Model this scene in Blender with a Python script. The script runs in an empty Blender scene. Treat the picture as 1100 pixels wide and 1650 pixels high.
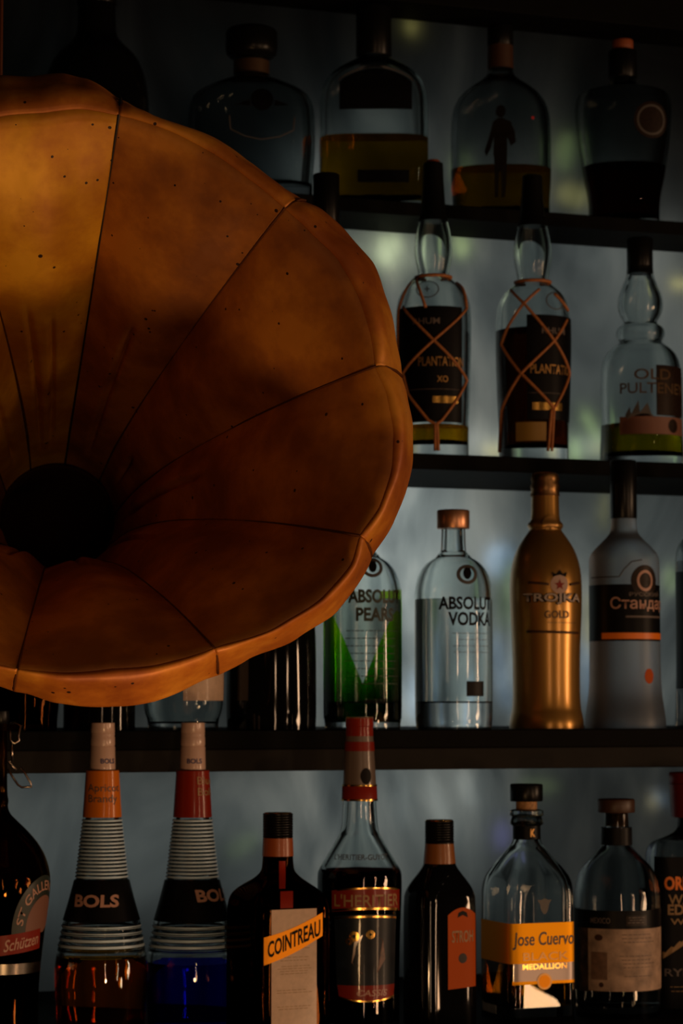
import bpy, math, random
from mathutils import Vector, Matrix, noise as mnoise
random.seed(7)
PI = math.pi
scene = bpy.context.scene
COL = scene.collection

# ------------------------------------------------------------------ camera
F_PX = 4000.0
YAW, PITCH = math.radians(20.0), math.radians(4.4)
CAM = Vector((0.0, 0.0, 1.5))
FW = Vector((math.sin(YAW)*math.cos(PITCH), math.cos(YAW)*math.cos(PITCH), math.sin(PITCH)))
RT = Vector((math.cos(YAW), -math.sin(YAW), 0.0))
UP = RT.cross(FW)
cam_d = bpy.data.cameras.new('camera')
cam_d.sensor_fit = 'VERTICAL'; cam_d.sensor_height = 36.0
cam_d.lens = 36.0*F_PX/1650.0
cam_d.dof.use_dof = True; cam_d.dof.focus_distance = 1.80; cam_d.dof.aperture_fstop = 16.0
cam_d.clip_start = 0.05
cam = bpy.data.objects.new('camera', cam_d); COL.objects.link(cam)
M = Matrix.Identity(4)
for i in range(3):
    M[i][0], M[i][1], M[i][2], M[i][3] = RT[i], UP[i], -FW[i], CAM[i]
cam.matrix_world = M
scene.camera = cam

def ray(px, py):
    return FW + RT*((px-550.0)/F_PX) - UP*((py-825.0)/F_PX)
def at(px, py, Y):
    d = ray(px, py)
    return CAM + d*(Y/d.y)
def at_depth(px, py, D):
    return CAM + ray(px, py)*D

# ------------------------------------------------------------------ render look
vs = scene.view_settings
vs.view_transform = 'Standard'; vs.look = 'None'; vs.gamma = 1.0; vs.exposure = 0.0
vs.use_curve_mapping = False
cy = scene.cycles
cy.max_bounces = 20; cy.transmission_bounces = 20; cy.glossy_bounces = 8; cy.diffuse_bounces = 3
cy.transparent_max_bounces = 16
cy.caustics_reflective = False; cy.caustics_refractive = False
cy.sample_clamp_indirect = 2.0
w = bpy.data.worlds.new('world'); scene.world = w; w.use_nodes = True
w.node_tree.nodes['Background'].inputs[0].default_value = (1.0, 0.72, 0.5, 1)
w.node_tree.nodes['Background'].inputs[1].default_value = 0.0022

# ------------------------------------------------------------------ lights
Y_WALL = 2.57
def area(name, loc, direction, sx, sy, power, color, shape='RECTANGLE', roll=0.0, spread=PI):
    d = bpy.data.lights.new(name, 'AREA'); d.shape = shape; d.size = sx; d.size_y = sy
    d.energy = power; d.color = color; d.spread = spread
    o = bpy.data.objects.new(name, d); COL.objects.link(o)
    o.location = loc
    q = Vector(direction).to_track_quat('-Z', 'Z')
    o.rotation_euler = (q.to_matrix().to_4x4() @ Matrix.Rotation(roll, 4, 'Z')).to_euler()
    return o
# unseen lamps added behind the back panel to set its bright areas
COOL = (0.95, 1.0, 0.985)
def back(px, py, wpx, hpx, L, color=COOL, gap=0.012, shape='RECTANGLE', roll=0.0):
    """a lamp behind the panel; L is the brightness it gives the panel just in front of it"""
    p = at(px, py, Y_WALL+gap)
    s = 2.62/F_PX
    sx, sy = wpx*s, hpx*s
    A = sx*sy*(0.785 if shape == 'ELLIPSE' else 1.0)
    return area('added_panel_lamp', p, (0, -1, 0), sx, sy, L*A*PI*1.25, color, shape, roll)
back(820, 565, 860, 400, 0.30, gap=0.05)
back(860, 722, 520, 40, 0.55, gap=0.02)
back(610, 412, 120, 60, 1.1, (1.0, 1.0, 0.72), gap=0.022)
back(812, 1050, 34, 130, 0.9, (1.0, 1.0, 0.88), gap=0.02)
back(475, 285, 150, 80, 0.35, gap=0.03)
back(605, 215, 130, 70, 0.22, gap=0.03)
back(935, 722, 60, 40, 1.0, (0.9, 1.0, 0.75), gap=0.015)
back(940, 410, 300, 50, 0.18, gap=0.03)
back(800, 985, 800, 430, 0.36, gap=0.05)
back(620, 960, 200, 430, 1.05, gap=0.045)
back(380, 1340, 900, 240, 0.27, gap=0.05)
back(650, 1290, 320, 110, 0.17, gap=0.04)
back(560, 1450, 1500, 380, 0.06, gap=0.05)
back(760, 300, 560, 80, 0.16, gap=0.05)
back(300, 190, 560, 200, 0.020, gap=0.08)
back(720, 180, 240, 200, 0.028, gap=0.06)
back(200, 900, 500, 500, 0.10, gap=0.06)
# small coloured lamps added to stand in for the panel's rainbow patches
YG, YE, BL, VI, RD = (0.75, 1.0, 0.35), (1.0, 0.85, 0.25), (0.35, 0.6, 1.0), (0.35, 0.3, 1.0), (1.0, 0.4, 0.15)
for a in [
    (655, 48, 22, 30, 0.12, YE, 0.0), (735, 275, 30, 60, 0.05, YG, 0.0),
    (618, 405, 40, 60, 0.40, (0.95, 1.0, 0.55), 0.5), (735, 400, 30, 40, 0.16, YG, 0.0),
    (905, 250, 30, 70, 0.07, YG, 0.2), (915, 318, 60, 40, 0.12, YE, 0.0),
    (1090, 461, 46, 8, 0.5, YE, 0.0), (945, 690, 14, 70, 0.42, YG, -0.55), (918, 728, 16, 46, 0.62, YG, 0.0),
    (960, 725, 50, 14, 0.30, YE, 0.0), (790, 728, 46, 18, 0.22, YE, 0.0), (652, 640, 8, 150, 0.25, COOL, 0.0),
    (965, 825, 10, 70, 0.22, YE, 0.05), (812, 960, 26, 120, 0.16, YG, 0.1), (800, 905, 60, 60, 0.16, BL, 0.0),
    (945, 1010, 16, 110, 0.10, YE, -0.1), (800, 1080, 24, 140, 0.16, BL, -0.15), (940, 1090, 26, 120, 0.10, BL, -0.15),
    (1072, 935, 16, 46, 0.20, YG, 0.0), (660, 1120, 20, 90, 0.20, BL, 0.0),
    (385, 1362, 64, 22, 0.06, YG, -0.5), (800, 1345, 26, 50, 0.11, VI, 0.0), (1045, 1290, 16, 26, 0.16, (1.0, 0.8, 0.4), 0.4),
    (1055, 1285, 30, 12, 0.14, BL, 0.6), (700, 1300, 20, 130, 0.06, COOL, -0.35), (745, 1270, 30, 70, 0.06, COOL, -0.35),
    (860, 1265, 80, 16, 0.05, YG, 0.1), (640, 1290, 24, 90, 0.04, COOL, 0.0)]:
    back(a[0], a[1], a[2], a[3], a[4]*6.0, a[5], 0.013, 'ELLIPSE', a[6])

# the bar room's tall warm windows, to the right behind the photographer
ctr = at(700, 1130, 2.3)
def room_dir(phi):
    az = YAW
    f = Vector((-math.sin(az), -math.cos(az), 0)); r = Vector((math.cos(az), -math.sin(az), 0))
    return f*math.cos(phi) + r*math.sin(phi)
WARM = (1.0, 0.60, 0.34)
for phi, wd, P in ((math.radians(9), 0.07, 3.0), (math.radians(40), 0.09, 4.5), (math.radians(72), 0.34, 17.0)):
    dirv = room_dir(phi)
    area('window_light', ctr + dirv*3.0 + Vector((0, 0, 0.10)), -dirv, wd, 0.12, P*0.24, WARM)
    area('window_light', ctr + dirv*3.0 + Vector((0, 0, -0.34)), -dirv, wd, 0.60, P*0.74, WARM)
# low pool of warm lamp light near the counter
dirv = room_dir(math.radians(46))
area('counter_lamp', ctr + dirv*2.0 + Vector((0, 0, -0.55)), -dirv + Vector((0, 0, 0.25)), 0.16, 0.16, 2.0, (1.0, 0.55, 0.28))
# unseen warm lamp added below and in front to brighten the horn
lp = at_depth(560, 2050, 1.49)
area('added_horn_lamp', lp, at_depth(130, 500, 1.80)-lp, 0.05, 0.05, 0.95, (1.0, 0.57, 0.25))
# three little pendant bulbs high up in the room
for phi, hgt in ((46, 0.95), (33, 0.92), (52, 1.25)):
    d_ = bpy.data.lights.new('pendant_bulb', 'POINT'); d_.energy = 0.25; d_.color = (1.0, 0.7, 0.45); d_.shadow_soft_size = 0.014
    o_ = bpy.data.objects.new('pendant_bulb', d_); COL.objects.link(o_); o_.location = ctr + room_dir(math.radians(phi))*3.0 + Vector((0, 0, hgt))

# ------------------------------------------------------------------ materials
MATS = {}
def new_mat(name):
    m = bpy.data.materials.new(name); m.use_nodes = True; m.node_tree.nodes.clear(); MATS[name] = m
    return m, m.node_tree.nodes, m.node_tree.links
def glass(name, color, rough=0.0, ior=1.5):
    m, n, l = new_mat(name)
    o = n.new('ShaderNodeOutputMaterial'); g = n.new('ShaderNodeBsdfGlass')
    g.inputs['Color'].default_value = (*color, 1); g.inputs['Roughness'].default_value = rough; g.inputs['IOR'].default_value = ior
    l.new(g.outputs[0], o.inputs[0]); return m
def solid(name, color, rough=0.5, metal=0.0, coat=0.0, var=0.0, vscale=300.0, bump=0.0, coatrough=0.08, trans=0.0, spec=0.5):
    m, n, l = new_mat(name)
    o = n.new('ShaderNodeOutputMaterial'); p = n.new('ShaderNodeBsdfPrincipled')
    p.inputs['Base Color'].default_value = (*color, 1); p.inputs['Roughness'].default_value = rough
    p.inputs['Metallic'].default_value = metal; p.inputs['Coat Weight'].default_value = coat
    p.inputs['Coat Roughness'].default_value = coatrough
    p.inputs['Transmission Weight'].default_value = trans; p.inputs['Specular IOR Level'].default_value = spec
    if var > 0 or bump > 0:
        tc = n.new('ShaderNodeTexCoord'); nz = n.new('ShaderNodeTexNoise'); nz.inputs['Scale'].default_value = vscale
        nz.inputs['Detail'].default_value = 4
        l.new(tc.outputs['Object'], nz.inputs['Vector'])
        if var > 0:
            r = n.new('ShaderNodeMapRange'); r.inputs['From Min'].default_value = 0.3; r.inputs['From Max'].default_value = 0.7
            r.inputs['To Min'].default_value = 1-var; r.inputs['To Max'].default_value = 1+var
            mx = n.new('ShaderNodeVectorMath'); mx.operation = 'SCALE'; mx.inputs[0].default_value = color
            l.new(nz.outputs['Fac'], r.inputs['Value']); l.new(r.outputs[0], mx.inputs['Scale'])
            l.new(mx.outputs[0], p.inputs['Base Color'])
        if bump > 0:
            b = n.new('ShaderNodeBump'); b.inputs['Strength'].default_value = bump; b.inputs['Distance'].default_value = 0.0005
            l.new(nz.outputs['Fac'], b.inputs['Height']); l.new(b.outputs[0], p.inputs['Normal'])
    l.new(p.outputs[0], o.inputs[0]); return m

CLEAR = glass('clear_glass', (0.95, 0.97, 0.965))
CLEAR_GREY = glass('smoky_clear_glass', (0.80, 0.82, 0.82))
FROST = solid('frosted_grey_glass', (0.50, 0.53, 0.56), 0.42, trans=0.93, spec=0.3)
BROWN = glass('brown_glass', (0.30, 0.14, 0.04))
AMBER_DARK = glass('dark_amber_glass', (0.20, 0.075, 0.022))
BLACKG = solid('black_glass', (0.003, 0.003, 0.0035), 0.06)
WATER = glass('clear_spirit', (0.97, 0.98, 0.98), 0, 1.34)
GREEN = glass('green_spirit', (0.30, 0.66, 0.03), 0, 1.34)
GOLDLIQ = glass('golden_spirit', (0.64, 0.42, 0.04), 0, 1.34)
AMBERLIQ = glass('amber_spirit', (0.66, 0.44, 0.045), 0, 1.34)
DARKRUM = glass('dark_rum', (0.24, 0.085, 0.018), 0, 1.34)
REDLIQ = glass('dark_red_spirit', (0.22, 0.03, 0.012), 0, 1.34)
OLIVE = glass('pale_malt', (0.52, 0.44, 0.03), 0, 1.34)
ORANGELIQ = glass('apricot_liqueur', (0.92, 0.36, 0.03), 0, 1.34)
BLUELIQ = glass('blue_liqueur', (0.05, 0.06, 0.80), 0, 1.34)
CASSIS = glass('blackcurrant_liqueur', (0.03, 0.004, 0.006), 0, 1.34)
BLACK = solid('black_plastic', (0.004, 0.004, 0.004), 0.30, spec=0.2)
BLACKL = solid('black_label', (0.004, 0.004, 0.005), 0.4, spec=0.12)
DBROWNL = solid('dark_brown_label', (0.018, 0.009, 0.005), 0.4, spec=0.2, var=0.3)
GOLD = solid('gold_foil', (0.85, 0.50, 0.12), 0.22, metal=1.0)
GOLDP = solid('gold_print', (0.50, 0.27, 0.08), 0.35, metal=0.6)
BRONZE = solid('bronze_foil', (0.55, 0.30, 0.12), 0.3, metal=1.0, var=0.35, vscale=120, bump=0.9)
GOLDBODY = solid('gold_lacquered_bottle', (0.46, 0.24, 0.055), 0.30, metal=0.75, coat=0.3, coatrough=0.12)
COPPER = solid('copper_cap', (0.60, 0.30, 0.17), 0.35, metal=0.85)
PINKCAP = solid('pale_pink_sleeve', (0.62, 0.42, 0.34), 0.32, coat=0.5)
ORANGE = solid('orange_sleeve', (0.66, 0.17, 0.008), 0.3, coat=0.3, spec=0.2)
REDSL = solid('red_sleeve', (0.26, 0.018, 0.005), 0.3, coat=0.3, spec=0.2)
REDL = solid('red_label', (0.24, 0.018, 0.008), 0.35, coat=0.15, coatrough=0.03, spec=0.2)
DRED = solid('dark_red_capsule', (0.16, 0.008, 0.008), 0.35, coat=0.2)
PAPER = solid('cream_paper_label', (0.60, 0.42, 0.30), 0.5, coat=0.1, var=0.08, vscale=200)
TANPAPER = solid('tan_paper_label', (0.40, 0.27, 0.19), 0.6, var=0.35, vscale=90)
BANNER = solid('orange_gold_banner', (0.98, 0.36, 0.01), 0.48, metal=0.5, spec=0.2)
ORLABEL = solid('deep_orange_label', (0.50, 0.085, 0.008), 0.5, spec=0.08)
CUERVO = solid('amber_orange_label', (1.0, 0.42, 0.006), 0.5, metal=0.6, spec=0.1)
SILVERL = solid('silver_label', (0.42, 0.34, 0.31), 0.35, metal=0.4)
INK = solid('dark_ink', (0.008, 0.006, 0.005), 0.5, spec=0.1)
GREYINK = solid('grey_ink', (0.09, 0.08, 0.075), 0.5)
GREENINK = solid('dark_olive_ink', (0.018, 0.022, 0.004), 0.5)
PINKINK = solid('pale_pink_ink', (0.50, 0.27, 0.20), 0.4)
PALEINK = solid('pale_grey_ink', (0.50, 0.42, 0.38), 0.6, spec=0.1)
DIMINK = solid('dull_grey_ink', (0.13, 0.10, 0.09), 0.5)
TANINK = solid('tan_ink', (0.34, 0.20, 0.08), 0.5)
ORINK = solid('bright_orange_ink', (0.95, 0.22, 0.01), 0.4)
BROWNINK = solid('faded_brown_ink', (0.10, 0.06, 0.03), 0.5, spec=0.1)
BLUEINK = solid('blue_ink', (0.03, 0.03, 0.14), 0.5)
CORK = solid('cork', (0.42, 0.22, 0.09), 0.7, var=0.3, vscale=400)
ORCORK = solid('rust_orange_cork', (0.30, 0.07, 0.02), 0.6)
BROWNCAP = solid('dark_wood_cap', (0.055, 0.022, 0.010), 0.45)
RAFFIA = solid('raffia_cord', (0.42, 0.15, 0.04), 0.6, var=0.3, vscale=500)
STEEL = solid('steel_wire', (0.55, 0.45, 0.38), 0.25, metal=1.0)
TEALL = solid('slate_label', (0.012, 0.017, 0.024), 0.35, coat=0.12, coatrough=0.03, spec=0.2, var=0.3, vscale=60)
DGREENL = solid('dark_green_label', (0.022, 0.03, 0.024), 0.4)
SHELF = solid('black_painted_wood', (0.003, 0.0028, 0.0025), 0.7, var=0.2, vscale=40, spec=0.08)
RAIL = solid('dark_brown_rail', (0.015, 0.013, 0.011), 0.6, var=0.15, vscale=30, spec=0.1)
ROD = solid('dull_copper_rod', (0.10, 0.03, 0.01), 0.6, spec=0.1)

RIBLIGHT = solid('painted_rib_light', (0.62, 0.82, 1.0), 0.42, metal=0.15)  # pale bluish rings painted for the light gathered in the glass ribs
# cloudy acrylic back panel (lit from behind)
m, n, l = new_mat('cloudy_acrylic_panel')
o = n.new('ShaderNodeOutputMaterial'); mix = n.new('ShaderNodeMixShader'); tr = n.new('ShaderNodeBsdfTranslucent'); df = n.new('ShaderNodeBsdfDiffuse')
tc = n.new('ShaderNodeTexCoord')
mp = n.new('ShaderNodeMapping'); mp.inputs['Scale'].default_value = (1, 1, 0.55); mp.inputs['Rotation'].default_value = (0, 0.5, 0)
nz = n.new('ShaderNodeTexNoise'); nz.inputs['Scale'].default_value = 4.5; nz.inputs['Detail'].default_value = 5; nz.inputs['Distortion'].default_value = 1.8
l.new(tc.outputs['Object'], mp.inputs[0]); l.new(mp.outputs[0], nz.inputs['Vector'])
cr = n.new('ShaderNodeValToRGB')
cr.color_ramp.elements[0].position = 0.30; cr.color_ramp.elements[0].color = (0.34, 0.37, 0.38, 1)
cr.color_ramp.elements[1].position = 0.72; cr.color_ramp.elements[1].color = (0.98, 0.98, 0.93, 1)
e = cr.color_ramp.elements.new(0.5); e.color = (0.62, 0.65, 0.64, 1)
l.new(nz.outputs['Fac'], cr.inputs[0]); 
df.inputs[0].default_value = (0.05, 0.05, 0.05, 1)
mix.inputs[0].default_value = 0.10
# added angle falloff in the colour: panel darkens obliquely so glass edges go dark
lw = n.new('ShaderNodeLayerWeight'); lw.inputs['Blend'].default_value = 0.5
ob = n.new('ShaderNodeMapRange'); ob.interpolation_type = 'SMOOTHSTEP'
ob.inputs['From Min'].default_value = 0.15; ob.inputs['From Max'].default_value = 0.45; ob.inputs['To Min'].default_value = 1.0; ob.inputs['To Max'].default_value = 0.05
l.new(lw.outputs['Facing'], ob.inputs['Value'])
sc_ = n.new('ShaderNodeVectorMath'); sc_.operation = 'SCALE'
l.new(cr.outputs[0], sc_.inputs[0]); l.new(ob.outputs[0], sc_.inputs['Scale']); l.new(sc_.outputs[0], tr.inputs[0])
l.new(tr.outputs[0], mix.inputs[1]); l.new(df.outputs[0], mix.inputs[2]); l.new(mix.outputs[0], o.inputs[0])
PANEL = m

def horn_mat(name, c1, c2, c3):
    """worn orange-gold paint over brass: blotches, dark pits and scratches, dents"""
    m, n, l = new_mat(name)
    o = n.new('ShaderNodeOutputMaterial'); p = n.new('ShaderNodeBsdfPrincipled')
    tc = n.new('ShaderNodeTexCoord')
    a = n.new('ShaderNodeTexNoise'); a.inputs['Scale'].default_value = 13; a.inputs['Detail'].default_value = 7; a.inputs['Roughness'].default_value = 0.6
    l.new(tc.outputs['Object'], a.inputs['Vector'])
    r = n.new('ShaderNodeValToRGB'); r.color_ramp.elements[0].position = 0.38; r.color_ramp.elements[0].color = (*c1, 1)
    r.color_ramp.elements[1].position = 0.62; r.color_ramp.elements[1].color = (*c3, 1)
    e = r.color_ramp.elements.new(0.5); e.color = (*c2, 1)
    l.new(a.outputs['Fac'], r.inputs[0])
    v = n.new('ShaderNodeTexVoronoi'); v.inputs['Scale'].default_value = 95; v.inputs['Randomness'].default_value = 1
    l.new(tc.outputs['Object'], v.inputs['Vector'])
    b = n.new('ShaderNodeTexNoise'); b.inputs['Scale'].default_value = 40; b.inputs['Detail'].default_value = 2
    l.new(tc.outputs['Object'], b.inputs['Vector'])
    rb = n.new('ShaderNodeMapRange'); rb.inputs['From Min'].default_value = 0.43; rb.inputs['From Max'].default_value = 0.70
    rb.inputs['To Min'].default_value = 0.0; rb.inputs['To Max'].default_value = 0.17
    l.new(b.outputs['Fac'], rb.inputs['Value'])
    lt = n.new('ShaderNodeMath'); lt.operation = 'LESS_THAN'
    l.new(v.outputs['Distance'], lt.inputs[0]); l.new(rb.outputs[0], lt.inputs[1])
    mx = n.new('ShaderNodeMixRGB'); mx.inputs['Color2'].default_value = (0.03, 0.008, 0.003, 1)
    l.new(lt.outputs[0], mx.inputs['Fac']); l.new(r.outputs[0], mx.inputs['Color1'])
    l.new(mx.outputs[0], p.inputs['Base Color'])
    p.inputs['Metallic'].default_value = 0.2; p.inputs['Roughness'].default_value = 0.5
    bu = n.new('ShaderNodeBump'); bu.inputs['Strength'].default_value = 0.35; bu.inputs['Distance'].default_value = 0.004
    c = n.new('ShaderNodeTexNoise'); c.inputs['Scale'].default_value = 22; c.inputs['Detail'].default_value = 3
    l.new(tc.outputs['Object'], c.inputs['Vector']); l.new(c.outputs['Fac'], bu.inputs['Height']); l.new(bu.outputs[0], p.inputs['Normal'])
    l.new(p.outputs[0], o.inputs[0]); return m
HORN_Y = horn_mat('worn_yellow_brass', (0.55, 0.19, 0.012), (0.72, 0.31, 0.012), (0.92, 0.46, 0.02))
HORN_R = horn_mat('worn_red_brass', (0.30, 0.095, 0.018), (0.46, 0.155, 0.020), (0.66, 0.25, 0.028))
HORN_LIP = horn_mat('worn_lip_brass', (0.34, 0.085, 0.010), (0.52, 0.16, 0.015), (0.75, 0.30, 0.03))
HORN_SEAM = solid('dark_solder_seam', (0.10, 0.03, 0.008), 0.6, spec=0.15)
HORN_NECK = solid('shade_dark_brass_neck', (0.05, 0.016, 0.004), 0.7, spec=0.1)  # brass coloured dark to give the shade deep in the throat
HORN_BLK = solid('near_black_seam', (0.012, 0.006, 0.003), 0.6)  # near-black tone, used on the first petal's seam

# ------------------------------------------------------------------ helpers
def tag(o, label=None, cat=None, group=None, kind=None):
    if label: o['label'] = label
    if cat: o['category'] = cat
    if group: o['group'] = group
    if kind: o['kind'] = kind
    return o
def mesh_obj(name, verts, faces, mat, parent=None, smooth=True, smooth_list=None):
    me = bpy.data.meshes.new(name); me.from_pydata([tuple(v) for v in verts], [], faces); me.update()
    me.materials.append(mat)
    if smooth_list is not None:
        me.polygons.foreach_set('use_smooth', smooth_list)
    else:
        me.polygons.foreach_set('use_smooth', [smooth]*len(me.polygons))
    o = bpy.data.objects.new(name, me); COL.objects.link(o)
    if parent: o.parent = parent
    return o
def sharp(o, ang=40):
    try:
        o.data.set_sharp_from_angle(angle=math.radians(ang))
    except Exception:
        pass
def empty(name, loc, rz=0.0):
    o = bpy.data.objects.new(name, None); COL.objects.link(o); o.location = loc; o.rotation_euler = (0, 0, rz)
    o.empty_display_size = 0.05
    return o
def box_obj(name, x0, x1, y0, y1, z0, z1, mat, parent=None, bevel=0.0, loc=None):
    c = Vector(((x0+x1)/2, (y0+y1)/2, (z0+z1)/2)) if loc is None else loc
    vs_ = [Vector((x, y, z))-c for x in (x0, x1) for y in (y0, y1) for z in (z0, z1)]
    fs = [(0, 1, 3, 2), (4, 6, 7, 5), (0, 4, 5, 1), (2, 3, 7, 6), (0, 2, 6, 4), (1, 5, 7, 3)]
    o = mesh_obj(name, vs_, fs, mat, parent, smooth=False); o.location = c
    if bevel:
        b = o.modifiers.new('bevel', 'BEVEL'); b.width = bevel; b.segments = 2
    return o
def tube(name, pts, r, mat, parent=None, n=8, closed=False):
    pts = [Vector(p) for p in pts]
    vs_, fs = [], []
    N = len(pts)
    prev = None
    for i, p in enumerate(pts):
        if closed: t = pts[(i+1) % N]-pts[i-1]
        else: t = pts[min(i+1, N-1)]-pts[max(i-1, 0)]
        t.normalize()
        a = prev if prev is not None else (Vector((0, 0, 1)) if abs(t.z) < 0.9 else Vector((1, 0, 0)))
        u = (a - t*a.dot(t)).normalized(); v = t.cross(u); prev = u
        rr = r[i] if isinstance(r, (list, tuple)) else r
        for k in range(n):
            an = 2*PI*k/n
            vs_.append(p + (u*math.cos(an)+v*math.sin(an))*rr)
    for i in range(N if closed else N-1):
        j = (i+1) % N
        for k in range(n):
            k2 = (k+1) % n
            fs.append((i*n+k, i*n+k2, j*n+k2, j*n+k))
    if not closed:
        fs.append(tuple(range(n))[::-1]); fs.append(tuple((N-1)*n+k for k in range(n)))
    return mesh_obj(name, vs_, fs, mat, parent)

# ------------------------------------------------------------------ shelves and back wall
X0, X1 = -0.75, 2.35
Z1 = at(602, 327, 2.490).z
Z2 = at(712, 735, 2.380).z
Z3 = at(731, 1175, 2.265).z
Z4 = at(578, 1664, 2.150).z
ZB1 = min(at(600, 373, Y_WALL).z, Z1-0.006)
ZB2 = min(at(670, 786, Y_WALL).z, Z2-0.006)
ZB3 = at(600, 1241, 2.25).z
ZM3 = at(600, 1206, 2.25).z
ZT = at(600, 27, Y_WALL).z
print('Z', Z1, ZB1, Z2, ZB2, Z3, ZB3, Z4, ZT)
ROW = {1: (2.52, Z1), 2: (2.41, Z2), 3: (2.305, Z3), 4: (2.187, Z4)}
def shelf(front, zt, zb, label, fascia=None):
    c = Vector(((X0+X1)/2, (front+Y_WALL)/2, (zt+zb)/2))
    r = empty('bottle_shelf', c)
    tag(r, label, 'shelf', 'long black shelves of the back bar')
    zbb = fascia if fascia else zb
    b = box_obj('board', X0, X1, front, Y_WALL-0.001, zbb, zt, SHELF, None, 0.0012); b.parent = r; b.location = b.location-c
    if fascia:
        f = box_obj('rail', X0, X1, front+0.002, Y_WALL-0.001, zb, fascia, RAIL, None, 0.001); f.parent = r; f.location = f.location-c
    return r
shelf(2.50, ZT+0.16, ZT, 'dark board across the very top of the picture, above all bottles')
shelf(2.47, Z1, ZB1, 'black shelf under the topmost row of whisky and gin decanters')
shelf(2.36, Z2, ZB2, 'black shelf under the cord-netted rum bottles')
shelf(2.25, Z3, ZB3, 'thick black shelf with brown rail under the vodka bottles', fascia=ZM3)
shelf(2.04, Z4, Z4-0.03, 'lowest shelf, just under the bottom row of bottles')
wl = box_obj('wall_back', X0, X1, Y_WALL, Y_WALL+0.003, Z4-0.1, ZT+0.3, PANEL)
tag(wl, 'cloudy grey back panel lit from behind, with faint rainbow glows', kind='structure')

# ------------------------------------------------------------------ bottle kit
NC = 72
def resample(poly, n):
    P = poly + [poly[0]]
    L = [0.0]
    for i in range(1, len(P)):
        L.append(L[-1] + math.hypot(P[i][0]-P[i-1][0], P[i][1]-P[i-1][1]))
    out = []; j = 0
    for k in range(n):
        t = L[-1]*k/n
        while L[j+1] < t: j += 1
        f = (t-L[j])/max(1e-9, L[j+1]-L[j])
        out.append((P[j][0]+(P[j+1][0]-P[j][0])*f, P[j][1]+(P[j+1][1]-P[j][1])*f))
    return out, L[-1]
def contour(n=2.0, depth=1.0, rot=0.0):
    """unit outline seen from above, x to the right, y away from the viewer, starting at the point nearest the viewer"""
    K = 1440; pts = []
    for k in range(K):
        t = 2*PI*k/K
        s, c = math.sin(t), -math.cos(t)
        x = math.copysign(abs(s)**(2/n), s); y = math.copysign(abs(c)**(2/n), c)*depth
        xr = x*math.cos(rot) - y*math.sin(rot); yr = x*math.sin(rot) + y*math.cos(rot)
        pts.append((xr, yr))
    mxx = max(p[0] for p in pts)
    pts = [(p[0]/mxx, p[1]/mxx) for p in pts]
    # start at x = 0 on the near side
    best = min(range(K), key=lambda k: (abs(pts[k][0]) if pts[k][1] < 0 else 9))
    pts = pts[best:]+pts[:best]
    return resample(pts, NC)
ROUND = contour()
def chaikin(p, it=2):
    for _ in range(it):
        q = [p[0]]
        for a, b in zip(p[:-1], p[1:]):
            q.append(tuple(a[i]*0.75+b[i]*0.25 for i in range(len(a))))
            q.append(tuple(a[i]*0.25+b[i]*0.75 for i in range(len(a))))
        q.append(p[-1]); p = q
    return p

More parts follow.
